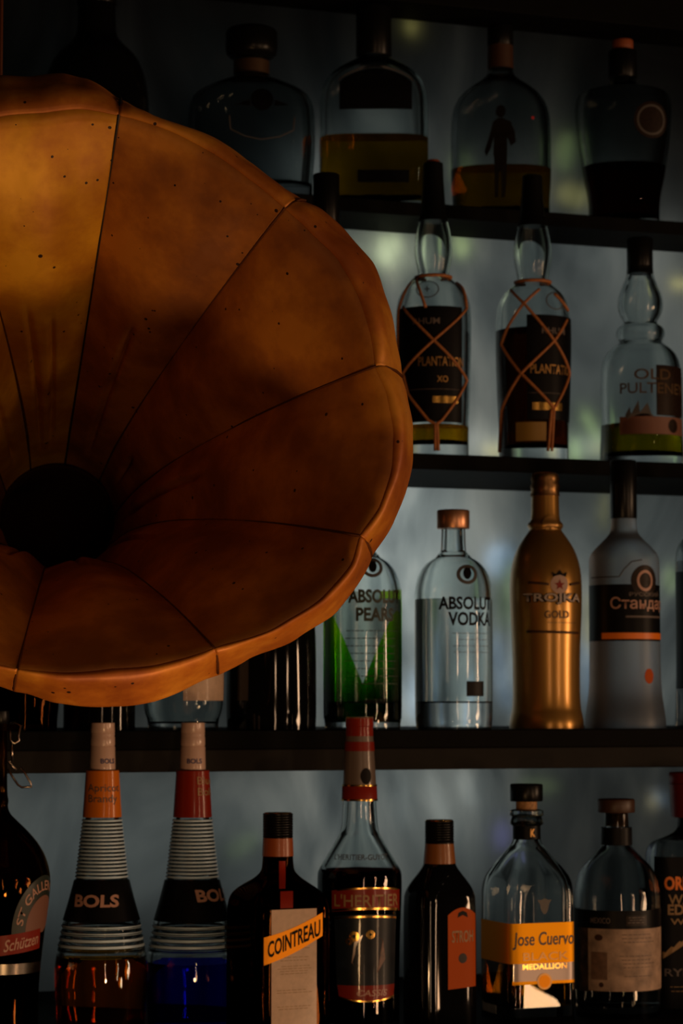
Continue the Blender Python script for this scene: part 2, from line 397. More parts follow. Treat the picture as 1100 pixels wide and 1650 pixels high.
class Bottle:
    def __init__(self, row, cx, label, prof, n=2.0, depth=1.0, rot=0.0, name='bottle', cat='bottle', group=None, it=2, dy=0.0):
        Y, zb = ROW[row]; Y += dy
        p = at(cx, 1130, Y)
        self.X, self.Y = p.x, Y
        self.beta = math.atan2(p.x - CAM.x, Y - CAM.y)
        self.depth = (Vector((self.X, self.Y, zb))-CAM).dot(FW)
        self.s = self.depth/F_PX
        self.zb = zb
        self.root = empty(name, (self.X, self.Y, zb), -self.beta)
        tag(self.root, label, cat, group)
        self.cont, self.per = contour(n, depth, rot)
        base_y = self.y_of_z(0.0)
        prof = [q if q[0] is not None else (base_y, q[1]) for q in prof]
        prof = [q for q in prof if q[0] <= base_y-0.01] + ([] if prof[-1][0] > base_y+0.01 else [])
        if prof[-1][0] < base_y-0.5: prof.append((base_y, prof[-1][1]))
        self.base_y = base_y
        self.prof = chaikin([(float(a), float(b)) for a, b in prof], it)
        self.hmin = self.prof[0][1]; self.hmax = max(h for _, h in self.prof)
        self.special = not (abs(n-2) < 0.01 and abs(depth-1) < 0.01)
    def z(self, py):
        k = (825.0-py)/F_PX
        d0 = Vector((self.X, self.Y, CAM.z))-CAM
        # (d0.U + z U.z) = k (d0.F + z F.z)
        zc = (k*d0.dot(FW)-d0.dot(UP))/(UP.z-k*FW.z)
        return zc + CAM.z - self.zb
    def y_of_z(self, z):
        d = Vector((self.X, self.Y, self.zb+z))-CAM
        return 825.0 - F_PX*d.dot(UP)/d.dot(FW)
    def hw(self, y, prof=None):
        P = prof or self.prof
        if y <= P[0][0]: return P[0][1]
        for a, b in zip(P[:-1], P[1:]):
            if y <= b[0]:
                return a[1] + (b[1]-a[1])*(y-a[0])/max(1e-6, b[0]-a[0])
        return P[-1][1]
    def mix(self, h):
        if not self.special: return 1.0
        t = (h-self.hmin*1.12)/max(1e-6, (self.hmax*0.93-self.hmin*1.12)); t = max(0, min(1, t))
        return t*t*(3-2*t)
    def ring(self, h, m):
        return [((ROUND[0][k][0]*(1-m)+self.cont[k][0]*m)*h*self.s, (ROUND[0][k][1]*(1-m)+self.cont[k][1]*m)*h*self.s) for k in range(NC)]
    def lathe_data(self, prof, m=None, inset=0.0, flip=False, base=0):
        vs_, fs = [], []
        for (y, h) in prof:
            mm = self.mix(h) if m is None else m
            zz = self.z(y)
            for (x, yy) in self.ring(max(0.3, h-inset), mm): vs_.append((x, yy, zz))
        for i in range(len(prof)-1):
            for k in range(NC):
                k2 = (k+1) % NC
                a, b, c, d = base+i*NC+k, base+i*NC+k2, base+(i+1)*NC+k2, base+(i+1)*NC+k
                fs.append((a, d, c, b) if not flip else (a, b, c, d))
        top = tuple(base+k for k in range(NC)); bot = tuple(base+(len(prof)-1)*NC+k for k in range(NC))
        fs.append(top if not flip else top[::-1]); fs.append(bot[::-1] if not flip else bot)
        return vs_, fs
    def body(self, mat, wall=9.0, base_t=12.0, top=None, name='glass_body', hollow=True):
        v, f = self.lathe_data(self.prof)
        self.inner = None
        if hollow:
            P = [q for q in self.prof if q[0] < self.base_y-base_t]
            P = P[1:] if len(P) > 3 else P
            inn = [(y, max(2.0, h-wall*(1.0 if h > self.hmin*1.3 else 0.9))) for y, h in P]
            y0, h0 = inn[-1]
            inn += [(self.base_y-base_t-0.2, h0), (self.base_y-base_t+1.0, h0-3), (self.base_y-base_t+2.0, h0*0.8)]
            inn = [q for i, q in enumerate(inn) if i == 0 or q[0] > inn[i-1][0]+1e-4]
            self.inner = inn
            v2, f2 = self.lathe_data(inn, flip=True, base=len(v))
            v += v2; f += f2
        o = mesh_obj(name, v, f, mat, self.root); sharp(o, 50); self.bodyo = o
        return o
    def liquid(self, level, mat):
        P = [(level, self.hw(level, self.inner))] + [q for q in self.inner if q[0] > level+0.1]
        v, f = self.lathe_data([(y, h+0.35) for y, h in P])
        o = mesh_obj('liquid', v, f, mat, self.root); sharp(o, 50); return o
    def part(self, name, prof, mat, parent=None, m=0.0, it=0, smooth_ang=40):
        P = chaikin([(float(a), float(b)) for a, b in prof], it) if it else prof
        v, f = self.lathe_data(P, m=m)
        o = mesh_obj(name, v, f, mat, parent or self.root); sharp(o, smooth_ang); return o
    def cap(self, y0, y1, hw, mat, name='cap', parent=None, knurl=False):
        if knurl:
            P = [(y0, hw-2), (y0+1.5, hw)]
            y = y0+3
            while y < y1-3:
                P += [(y, hw), (y+1, hw-0.8), (y+2, hw)]; y += 4
            P += [(y1, hw)]
        else:
            P = [(y0, hw-2.2), (y0+0.8, hw-0.7), (y0+2.4, hw), (y1-1.2, hw), (y1, hw-0.8)]
        return self.part(name, P, mat, parent, m=0.0)
    # surface coordinates: s = distance round the bottle in pixels from the middle of its visible front, y = pixel row
    def per_at(self, h):
        mm = self.mix(h); return (ROUND[1]*(1-mm)+self.per*mm)*h
    def surf(self, s, y, eps=0.0):
        h = self.hw(y); mm = self.mix(h)
        fr = (s/self.per_at(h))*NC
        i = math.floor(fr); t = fr-i
        def pt(k):
            k %= NC
            return Vector(((ROUND[0][k][0]*(1-mm)+self.cont[k][0]*mm)*h, (ROUND[0][k][1]*(1-mm)+self.cont[k][1]*mm)*h))
        a, b = pt(i), pt(i+1)
        p = a.lerp(b, t)
        d = (pt(i+1)-pt(i))*(1-t)*0.5 + (pt(i+2)-pt(i+1))*t*0.5 + (pt(i)-pt(i-1))*(1-t)*0.5 + (pt(i+1)-pt(i))*t*0.5
        nn = Vector((d.y, -d.x)).normalized()
        p = p + nn*eps
        return (p.x*self.s, p.y*self.s, self.z(y))
    def S(self, u, y):
        """distance round the front at which the surface shows u pixels right of the centre line"""
        h = self.hw(y); st = self.per_at(h)/720*(1 if u >= 0 else -1)
        k, px_, x = 0, 0.0, 0.0
        while k < 260:
            k += 1; px_, x = x, self.surf(st*k, y)[0]/self.s
            if (u >= 0 and x >= u) or (u < 0 and x <= u): return st*(k-1+(u-px_)/((x-px_) or 1e-9))
            if k > 20 and abs(x) < abs(px_): return st*(k-1)
        return st*k
    def patch(self, name, fs, fy, mat, parent=None, nu=24, nv=6, eps=0.6, th=0.35):
        """label: fs(u,v), fy(u,v) give surface coordinates"""
        vs_, fc = [], []
        for e in (eps, eps-th):
            for j in range(nv+1):
                for i in range(nu+1):
                    vs_.append(self.surf(fs(i/nu, j/nv), fy(i/nu, j/nv), e))
        W = nu+1; O = W*(nv+1)
        for j in range(nv):
            for i in range(nu):
                a = j*W+i
                fc.append((a, a+W, a+W+1, a+1)); fc.append((O+a, O+a+1, O+a+W+1, O+a+W))
        for i in range(nu):
            a, b = i, i+1; fc.append((a, b, O+b, O+a)); a, b = nv*W+i, nv*W+i+1; fc.append((a, O+a, O+b, b))
        for j in range(nv):
            a, b = j*W, (j+1)*W; fc.append((a, O+a, O+b, b)); a, b = j*W+nu, (j+1)*W+nu; fc.append((a, b, O+b, O+a))
        o = mesh_obj(name, vs_, fc, mat, parent or self.root); sharp(o, 50)
        return o
    def rect(self, name, s0, s1, y0, y1, mat, parent=None, eps=0.6, bow=0.0, **k):
        nv = max(3, int(abs(y1-y0)/10)); nu = max(4, int(abs(s1-s0)/4))
        return self.patch(name, lambda u, v: s0+(s1-s0)*u, lambda u, v: y0+(y1-y0)*v + bow*(4*u*(1-u)), mat, parent, nu=nu, nv=nv, eps=eps, **k)
    def disc(self, name, sc, yc, r, mat, parent=None, eps=0.9, r0=0.0, ry=None, a0=0, a1=2*PI):
        ry = ry or r
        return self.patch(name, lambda u, v: sc+math.cos(a0+(a1-a0)*u)*(r0+(r-r0)*(1-v)+0.01), lambda u, v: yc-math.sin(a0+(a1-a0)*u)*(r0+(r-r0)*(1-v)+0.01)*ry/r, mat, parent, nu=32, nv=4, eps=eps)
    def poly(self, name, polys, mat, parent=None, eps=1.0):
        """flat shape(s) given as (s, y) outlines laid on the surface"""
        vs_, fc = [], []
        for P in polys:
            b = len(vs_)
            vs_ += [self.surf(s, y, eps) for s, y in P]
            fc.append(tuple(range(b, len(vs_))))
        return mesh_obj(name, vs_, fc, mat, parent or self.root, smooth=False)
    def strand(self, name, pts, r, mat, parent=None, eps=None, n=6, div=8):
        P = []
        for (a, b) in zip(pts[:-1], pts[1:]):
            for k in range(div):
                t = k/div; P.append((a[0]+(b[0]-a[0])*t, a[1]+(b[1]-a[1])*t))
        P.append(pts[-1])
        return tube(name, [self.surf(s, y, r*0.6 if eps is None else eps) for s, y in P], r*self.s, mat, parent or self.root, n=n)
    def text(self, txt, sc, yc, width, height, mat, parent=None, eps=1.1, slope=0.0, shear=0.0, bold=0.012, name='lettering', path=None):
        c = bpy.data.curves.new('lettering', 'FONT'); c.body = txt; c.size = 1.0; c.resolution_u = 3; c.shear = shear; c.offset = bold
        t = bpy.data.objects.new('lettering', c)
        COL.objects.link(t)
        dg = bpy.context.evaluated_depsgraph_get()
        me = bpy.data.meshes.new_from_object(t.evaluated_get(dg))
        COL.objects.unlink(t); bpy.data.objects.remove(t); bpy.data.curves.remove(c)
        xs = [v.co.x for v in me.vertices]; ys = [v.co.y for v in me.vertices]
        if not xs: return None
        x0, x1, y0, y1 = min(xs), max(xs), min(ys), max(ys)
        for v in me.vertices:
            U = (v.co.x-x0)/(x1-x0)-0.5; V = (v.co.y-y0)/(y1-y0)-0.5
            if path: s, y = path(U, V)
            else:
                s = sc + U*width; y = yc - V*height - slope*U*width
            v.co = self.surf(s, y, eps)
        me.materials.clear(); me.materials.append(mat)
        o = bpy.data.objects.new(name, me); COL.objects.link(o); o.parent = parent or self.root
        return o
    def lines(self, s0, s1, ys, mat, parent, h=1.2, jag=0.3):
        """rows of print too small to read, laid out as short dashes"""
        P = []
        for y in ys:
            a = s0+random.uniform(0, jag)*(s1-s0)*0.5; e = s1-random.uniform(0, jag)*(s1-s0)*0.5
            x = a
            while x < e:
                wd = min(random.uniform(4, 9), e-x)
                if wd > 1.5: P.append([(x, y-h/2), (x+wd, y-h/2), (x+wd, y+h/2), (x, y+h/2)])
                x += wd+1.6
        return self.poly('small_print', P, mat, parent)

# ================================================================== GRAMOPHONE HORN
def build_horn():
    D0 = 1.76
    C0 = at_depth(130, 628, D0)
    T0 = at_depth(92, 838, D0+0.40)
    ax = (C0-T0); Lh = ax.length; ax.normalize()          # points out of the mouth
    u = RT - ax*RT.dot(ax); u.normalize(); v = ax.cross(u)
    if v.dot(UP) < 0: v = -v
    def pix(px, py, off=0.0):
        d = ray(px, py); t = (C0+ax*off-CAM).dot(ax)/d.dot(ax)
        q = CAM+d*t-C0-ax*off
        return math.atan2(q.dot(v), q.dot(u)), math.hypot(q.dot(u), q.dot(v))
    OFF_LIP = -0.034
    outer_px = [(0, 123), (50, 125), (100, 119), (135, 127), (195, 158), (222, 178), (250, 192), (300, 206), (345, 222), (400, 262), (460, 306), (520, 340), (560, 378),
                (600, 425), (622, 480), (637, 550), (645, 595), (656, 640), (665, 690), (663, 740), (652, 790), (632, 842), (600, 892), (572, 945), (540, 985),
                (480, 1025), (400, 1060), (330, 1093), (250, 1128), (170, 1137), (90, 1130), (40, 1114), (0, 1103)]
    crease_px = [(0, 188), (70, 182), (130, 176), (190, 186), (260, 206), (330, 240), (400, 288), (458, 336), (500, 375), (545, 420), (578, 480), (597, 540), (604, 590),
                 (624, 640), (634, 700), (630, 760), (612, 815), (580, 862), (565, 910), (520, 962), (450, 1008), (345, 1044), (260, 1070), (180, 1078), (90, 1084), (0, 1072)]
    def table(pts, off):
        T = sorted(pix(x, y, off) for x, y in pts)
        return T
    def lookup(T, a):
        a = (a+PI) % (2*PI) - PI
        lo, hi = T[0], T[-1]
        if a < lo[0] or a > hi[0]:          # the side outside the picture: blend round
            span = 2*PI-(hi[0]-lo[0]); t = ((a-hi[0]) % (2*PI))/span
            rr = hi[1]*(1-t)+lo[1]*t
            mean = sum(q[1] for q in T)/len(T)
            return rr*(1-math.sin(PI*t))+mean*math.sin(PI*t)
        for p, q in zip(T[:-1], T[1:]):
            if a <= q[0]:
                t = (a-p[0])/max(1e-6, q[0]-p[0]); t = t*t*(3-2*t)*0.5+t*0.5
                return p[1]*(1-t)+q[1]*t
        return hi[1]
    TO, TC = table(outer_px, OFF_LIP), table(crease_px, 0.0)
    seam_px = [(191, 186), (458, 336), (604, 590), (577, 862), (345, 1044), (28, 1078)]
    seams = [pix(x, y)[0] for x, y in seam_px]
    a0, a5 = seams[0], seams[5]
    gap = (a5 - a0) % (2*PI)
    full = seams + [a5 - (2*PI - ((a0-a5) % (2*PI)))*k/5 for k in range(1, 5)]
    root = empty('gramophone_horn', C0 - Vector((0, 0, 0)))
    tag(root, 'large worn orange-gold gramophone horn with petal panels, filling the left', 'gramophone horn')
    rT = 0.050
    def centre(t): return ax*(-(1-t)*Lh)
    NU, NV = 72, 60
    for k in range(10):
        A = full[k]; B = full[(k+1) % 10]
        while B > A: B -= 2*PI
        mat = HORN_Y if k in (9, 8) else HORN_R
        darts = {9: ((0.28, 0.66), (0.55, 0.64)), 0: ((0.50, 0.66),), 1: ((0.5, 0.3),), 3: ((0.42, 0.55),)}.get(k, ((0.5, 0.6),))
        rnd = random.Random(k*13+1)
        d1, d2 = 0.30+0.06*rnd.random(), 0.72+0.05*rnd.random()
        def P(uu, t, lift=0.0):
            ang = A+(B-A)*uu
            Rc = lookup(TC, ang)
            Rs = lookup(TC, A)*(1-uu)+lookup(TC, B)*uu
            half = abs(B-A)/2; x = abs(B-A)*(uu-0.5)
            chord = math.cos(half)/math.cos(x)           # straight facet between seams
            w_ = 1-max(0.0, (t-0.80)/0.20)**2*1.0
            flat = 1-(1-chord)*0.95*min(1, t*2.2)*w_
            prof = rT + (Rc-rT)*(0.30*t + 0.70*t**2.3)
            r = prof*flat
            # soft belly and the two pressed darts of each petal
            r -= 0.015*math.sin(PI*uu)*min(1.0, t*1.25)*(1-t**7)
            wid = max(0.02, abs(B-A)*r)
            for dpos, tmx in darts:
                g = math.exp(-(((uu-dpos)*wid)/0.0026)**2); e = max(0.0, min(1.0, (tmx-t)/0.05))*max(0.0, min(1.0, (t-0.1)/0.1))
                r += 0.0050*g*e
                r += 0.0016*math.tanh((uu-dpos)*wid/0.004)*math.exp(-abs((uu-dpos)*wid)/0.02)*e
            q = centre(t)+(u*math.cos(ang)+v*math.sin(ang))*r
            nz = mnoise.noise(Vector((math.cos(ang)*3.2*r/0.2, math.sin(ang)*3.2*r/0.2, k*3.1+t*2)))
            q += ax*0.0035*nz*t*(1-t)*4
            return q
        vs_, fc = [], []
        for j in range(NV+1):
            for i in range(NU+1): vs_.append(P(i/NU, j/NV))
        for j in range(NV):
            for i in range(NU):
                a = j*(NU+1)+i; fc.append((a, a+1, a+NU+2, a+NU+1))
        pet = mesh_obj('petal', vs_, fc, mat, root)
        sm = pet.modifiers.new('thickness', 'SOLIDIFY'); sm.thickness = 0.0009; sm.offset = 0
        # rolled lip: from the crease out and back, ending in a wired bead
        vs_, fc = [], []
        NL = 14
        for j in range(NL+1):
            t = j/NL
            for i in range(NU+1):
                uu = i/NU; ang = A+(B-A)*uu
                r0, r1 = lookup(TC, ang), lookup(TO, ang)
                wv = 0.0016*mnoise.noise(Vector((ang*9, t*2.0, 5+k)))
                if t < 0.8:
                    q = t/0.8
                    r = r0+(r1-r0)*q; off = 0.0030*math.sin(PI*min(1, q*1.6))*(1 if q < .62 else 1) + OFF_LIP*q*q
                else:
                    q = (t-0.8)/0.2; an = q*PI*1.25
                    r = r1 + 0.0022*math.sin(an)*0.6 - 0.0022*(1-math.cos(an))*0.5; off = OFF_LIP - 0.0022*(1-math.cos(an))*0.9
                dimple = math.exp(-((min(uu, 1-uu)*abs(B-A)*r0)/0.006)**2)
                off -= 0.0035*dimple*min(1, t*3)
                vs_.append(ax*(off+wv*min(1, t*3))+(u*math.cos(ang)+v*math.sin(ang))*(r+wv*0.5*min(1, t*3)))
        for j in range(NL):
            for i in range(NU):
                a = j*(NU+1)+i; fc.append((a, a+1, a+NU+2, a+NU+1))
        lip = mesh_obj('rolled_lip', vs_, fc, HORN_LIP, pet)
        sm = lip.modifiers.new('thickness', 'SOLIDIFY'); sm.thickness = 0.0009; sm.offset = 0
        # soldered seam
        pts = [P(0.0, j/NV)+ax*0.0 for j in range(0, NV+1, 2)]
        pts = [q+ (ax*0.0002 - (q-centre(0.5)).normalized()*0.0) for q in pts]
        pts += [(ax*(0.0008))+(u*math.cos(A)+v*math.sin(A))*(lookup(TC, A)*(1-q)+lookup(TO, A)*q)+ax*(OFF_LIP*q*q-0.0012) for q in (0.35, 0.7, 1.0)]
        tube('seam', pts, 0.0011, HORN_BLK if k in (0,) else HORN_SEAM, pet, n=6)
    # throat and neck, curving down and back to the left
    vs_, fc = [], []
    ring_n, segs = 40, 22
    side = (-u*0.9+v*0.25).normalized()
    for j in range(segs+1):
        t = j/segs
        pos = -ax*(Lh+0.17*t) + side*(0.16*t*t)
        d = (-ax*0.17+side*0.32*t).normalized()
        r = rT*(1-0.62*t)+0.0008
        a1 = (u-d*u.dot(d)).normalized(); b1 = d.cross(a1)
        for i in range(ring_n):
            an = 2*PI*i/ring_n
            vs_.append(pos+(a1*math.cos(an)+b1*math.sin(an))*r)
    for j in range(segs):
        for i in range(ring_n):
            a, b = j*ring_n+i, j*ring_n+(i+1) % ring_n
            fc.append((a, b, b+ring_n, a+ring_n))
    nk = mesh_obj('neck', vs_, fc, HORN_NECK, root)
    sm = nk.modifiers.new('thickness', 'SOLIDIFY'); sm.thickness = 0.001; sm.offset = 0
    return root
build_horn()

# thin copper rod at the very left edge, above the horn
pt = at_depth(1.0, 60, 2.02)
rod = tube('hanging_rod', [Vector((0, 0, -0.06)), Vector((0, 0, 0)), Vector((0, 0, 0.14))], 0.0019, ROD, None, n=12)
rod.location = pt
tag(rod, 'thin dull copper rod at the top left edge, above the horn', 'rod')

# ================================================================== TOP ROW
b = Bottle(1, 147, 'pitch-black round-shouldered bottle half hidden behind the top of the horn',
           [(-30, 30), (45, 31), (60, 34), (75, 48), (92, 66), (115, 77), (145, 84), (180, 86), (300, 86), (None, 84)])
b.body(BLACKG, hollow=False)
b.cap(-46, 8, 32, BLACK, 'capsule')

b = Bottle(1, 402, 'wide clear flask with a mushroom stopper, first whole bottle on the top shelf',
           [(92, 27), (122, 28), (128, 34), (135, 56), (146, 82), (160, 97), (185, 103), (250, 103), (290, 99), (None, 92)], n=2.8, depth=0.5)
b.body(CLEAR_GREY, wall=9, base_t=24)
st = b.part('stopper', [(47, 34), (49, 39), (54, 42), (80, 42), (88, 40), (94, 33), (94.5, 27)], BLACK)
b.part('collar', [(100, 29), (122, 29)], solid('dull_bronze_collar', (0.09, 0.05, 0.025), 0.4, metal=0.5))
md = b.disc('medallion', b.S(17, 172), 172, 18, BLACKL)
b.poly('medallion_wing', [[(-25, 180), (-2, 172), (-2, 182)]], BLACKL, md); b.poly('medallion_wing', [[(60, 180), (37, 172), (37, 182)]], BLACKL, md)
b.strand('embossed_outline', [(b.S(-35, 205), 198), (b.S(-33, 215), 220), (b.S(-10, 230), 231), (b.S(16, 230), 236), (b.S(45, 230), 231), (b.S(67, 215), 220), (b.S(69, 200), 198)], 1.0, GREYINK)

b = Bottle(1, 603, 'broad arched whisky bottle with black arch label, half full of amber, on the top shelf',
           [(88, 27), (95, 28), (103, 42), (114, 62), (130, 78), (150, 86), (175, 88), (300, 88), (None, 85)], n=3.6, depth=0.5)
b.body(CLEAR, wall=9, base_t=16)
b.liquid(224, AMBERLIQ)
b.cap(12, 92, 28.5, BLACK, 'capsule')
lb = b.patch('front_label', lambda u, v: (b.S(-55, 160)+(b.S(61, 160)-b.S(-55, 160))*u), lambda u, v: (142-22*math.sin(PI*u)**0.7)*(1-v)+186*v, BLACKL, nu=30, nv=8)
b.patch('label_border', lambda u, v: (b.S(-57, 160)+(b.S(63, 160)-b.S(-57, 160))*u), lambda u, v: (138-22*math.sin(PI*u)**0.7)+3*v, GREYINK, lb, nu=30, nv=1, eps=0.9)
b.rect('lower_label', b.S(-26, 290), b.S(56, 290), 283, 303, BLACKL)

b = Bottle(1, 811, 'rounded bottle with engraved standing figure and a low amber pool of spirit, top shelf',
           [(72, 19), (118, 20), (128, 28), (140, 47), (153, 64), (172, 76), (200, 81), (290, 81), (325, 78), (None, 70)], n=2.4, depth=0.6)
b.body(CLEAR_GREY, wall=7, base_t=12)
b.liquid(274, GOLDLIQ)
b.cap(42, 75, 21, BLACK)
b.part('neck_seal', [(75, 20.5), (112, 21)], BROWNCAP)
fig = [[(-6, 184), (-1, 180), (5, 182), (8, 188), (7, 196), (3, 201), (-4, 200), (-8, 194)],
       [(-4, 201), (4, 202), (16, 207), (22, 222), (24, 240), (16, 246), (10, 232), (10, 262), (-12, 262), (-11, 232), (-16, 250), (-23, 262), (-26, 254), (-17, 226), (-12, 207)],
       [(-11, 262), (10, 262), (9, 290), (6, 328), (1, 328), (0, 285), (-3, 285), (-5, 328), (-10, 328), (-10, 290)]]
b.poly('engraved_figure', fig, INK)
b.disc('red_dot', b.S(51, 198), 200, 2.5, solid('red_print', (0.5, 0.02, 0.02), 0.4))

b = Bottle(1, 1012, 'tapering clear decanter, widest at the shoulder, with dark red spirit, top shelf far right',
           [(120, 20), (138, 21), (144, 40), (148, 62), (154, 72), (165, 77), (185, 78), (235, 74), (285, 66), (325, 57), (None, 50)], n=2.5, depth=0.7)
b.body(CLEAR_GREY, wall=10, base_t=16)
b.liquid(269, REDLIQ)
b.cap(82, 126, 23, BLACK, 'capsule')
b.cap(65, 83, 17, ORCORK, 'cork_top')
lb = b.disc('round_label', b.S(45, 205), 205, 29, DBROWNL)
b.disc('label_ring', b.S(45, 205), 205, 24, GREYINK, lb, eps=1.0, r0=21)

# ================================================================== SECOND ROW
b = Bottle(2, 525, 'black-capped bottle mostly hidden behind the right edge of the horn',
           [(300, 16), (360, 18), (420, 19), (445, 26), (465, 42), (490, 50), (700, 50), (None, 48)])
b.body(AMBER_DARK, wall=9)
b.cap(281, 372, 21.5, BLACK, 'capsule')

def netted(cx, label, capy, shift, clear_low):
    dy = shift
    P = [(300+dy, 15), (345+dy, 20), (362+dy, 25), (385+dy, 30), (408+dy, 31), (430+dy, 27), (441+dy, 24.5), (448+dy, 26), (456+dy, 36), (468+dy, 50), (484+dy, 58), (505+dy, 61), (560+dy, 61), (640+dy, 58.5), (690+dy, 56), (None, 54)]
    b = Bottle(2, cx, label, P, group='rum bottles in raffia nets')
    b.body(CLEAR, wall=9, base_t=26)
    b.part('capsule', [(capy, 13), (capy+2, 16), (capy+30, 17), (345+dy, 20.5), (358+dy, 24.8)], BLACK)
    return b
def net(b, x0, dy, parts):
    nt = b.strand('raffia_net', [(-70, 448+dy), (70, 448+dy)], 3.2, RAFFIA)
    for pts in parts: b.strand('net_strand', pts, 2.5, RAFFIA, nt)
    return nt
b = netted(700, 'raffia-netted rum bottle beside the horn, its black label squarely facing', 262, 0, True)
b.liquid(688, AMBERLIQ)
b.cap(258, 270, 11, ORCORK, 'cork_tip')
lb = b.rect('front_label', b.S(-56, 600), b.S(45, 600), 502, 686, BLACKL)
b.text('RHUM', b.S(-12, 525), 526, 44, 10, DIMINK, lb)
b.text('PLANTATION', b.S(14, 590), 590, 78, 15, GOLDP, lb)
b.text('XO', b.S(14, 620), 618, 18, 10, GOLDP, lb)
b.rect('gold_strip', b.S(-2, 650), b.S(38, 650), 645, 656, GOLD, lb, eps=0.9)
b.strand('label_rule', [(b.S(-40, 634), 634), (b.S(40, 634), 634)], 0.6, DIMINK, lb)
ds = b.disc('neck_medallion', b.S(-10, 474), 474, 19, GREYINK, r0=17, ry=15)
b.text('+', b.S(-10, 474), 474, 9, 10, GREYINK, ds)
X = lambda px, y: b.S(px-700, y)
net(b, 700, 0, [[(X(648, 450)+14, 450), (X(688, 505), 505)], [(X(738, 456), 456), (X(752, 500), 502)],
    [(X(652, 500), 500), (X(700, 558), 557), (X(752, 617), 617), (X(712, 684), 684), (X(703, 690), 690)],
    [(X(752, 502), 502), (X(700, 558), 557), (X(652, 606), 606), (X(660, 640), 640), (X(692, 684), 684), (X(703, 690), 690)],
    [(X(702, 688), 688), (X(702, 732), 732)], [(X(705, 688), 688), (X(707, 732), 732)], [(X(650, 452)+10, 450), (X(645, 500), 505), (-75, 610), (-70, 730)]])

b = netted(862, 'raffia-netted rum bottle in the middle of its shelf, full of dark rum', 283, 8, False)
b.liquid(534, DARKRUM)
lb = b.rect('front_label', b.S(-10, 600), b.S(-10, 600)+112, 516, 682, BLACKL)
b.text('RHUM', b.S(34, 540), 541, 44, 10, DIMINK, lb)
b.text('PLANTATION', b.S(36, 600), 602, 86, 15, GOLDP, lb)
b.rect('gold_strip', b.S(-2, 660), b.S(45, 660), 655, 667, GOLD, lb, eps=0.9)
b.strand('label_rule', [(b.S(-8, 640), 640), (b.S(50, 640), 640)], 0.6, DIMINK, lb)
b.disc('neck_medallion', b.S(36, 492), 492, 18, GREYINK, r0=16, ry=15)
b.rect('lower_label', b.S(-28, 700), b.S(20, 700), 686, 716, solid('olive_gold_label', (0.30, 0.17, 0.03), 0.4, coat=0.3))
X = lambda px, y: b.S(px-862, y)
net(b, 862, 8, [[(X(828, 472), 472), (X(848, 498), 498), (X(895, 557), 557), (X(919, 605), 605), (X(894, 664), 664), (X(890, 732), 732)],
    [(X(872, 474), 474), (X(846, 500), 500), (X(822, 535), 535), (X(812, 560), 560), (X(843, 609), 609), (X(894, 664), 664)],
    [(X(915, 520), 520), (X(895, 557), 557), (X(843, 609), 609), (X(812, 665), 665), (X(808, 730), 730)],
    [(X(895, 480), 480), (X(917, 505), 505)], [(X(890, 665), 665), (X(884, 732), 732)]])

b = Bottle(2, 1037, 'clear malt whisky bottle with bulbous neck over a glass ring, second shelf far right',
           [(430, 21), (446, 22), (462, 29), (480, 36), (496, 37), (510, 32), (519, 26), (523, 28), (529, 37), (537, 40), (545, 38), (551, 33), (556, 38), (564, 50), (577, 60), (596, 65), (640, 65.5), (700, 65), (722, 67), (None, 66)])
b.body(CLEAR, wall=9, base_t=20)
b.liquid(686, OLIVE)
b.cap(384, 442, 21, BLACK, 'capsule')
b.text('OLD', b.S(20, 610), 611, 62, 17, BROWNINK)
b.text('PULTENEY', b.S(26, 632), 633, 122, 17, BROWNINK)
b.poly('ship_drawing', [[(-26, 676), (-18, 662), (-16, 674), (-4, 652), (-2, 672), (10, 656), (16, 674), (22, 680), (-22, 682)]], GREYINK)
lb = b.rect('front_label', b.S(-34, 690), b.S(-34, 690)+130, 678, 706, solid('dusky_pink_label', (0.20, 0.085, 0.055), 0.5, coat=0.2))
b.disc('label_seal', b.S(50, 692), 692, 11, DBROWNL, lb)
b.rect('side_label', b.S(24, 640), b.S(24, 640)+70, 596, 676, DBROWNL)

# ================================================================== THIRD ROW
b = Bottle(3, 36, 'dark reddish bottle whose base shows under the horn at the left edge',
           [(880, 18), (940, 20), (975, 40), (1000, 56), (1040, 60), (1130, 59), (1160, 56), (None, 50)])
b.body(AMBER_DARK, wall=9); b.liquid(1010, DARKRUM); b.cap(850, 885, 21, BLACK)
b = Bottle(3, 160, 'black bottle whose base shows under the horn, above the orange-sleeved bottle',
           [(880, 18), (940, 20), (975, 40), (1000, 56), (1040, 59), (1140, 58), (1165, 58), (None, 55)])
b.body(BLACKG, hollow=False); b.cap(850, 885, 21, BLACK)
b = Bottle(3, 295, 'clear round-bottomed bottle with pinkish label, peeping under the horn rim',
           [(880, 18), (940, 20), (975, 40), (1000, 60), (1040, 65), (1120, 65), (1145, 63), (1160, 57), (None, 50)])
b.body(CLEAR, wall=9, base_t=14); b.liquid(1010, WATER); b.cap(850, 885, 21, BLACK)
b.rect('front_label', b.S(0, 1100), b.S(0, 1100)+100, 1020, 1129, PAPER)
b = Bottle(3, 437, 'black glossy bottle under the lower right rim of the horn',
           [(880, 18), (925, 20), (950, 40), (972, 64), (1000, 72), (1150, 73), (1166, 72), (None, 66)])
b.body(BLACKG, hollow=False); b.cap(850, 885, 21, BLACK)

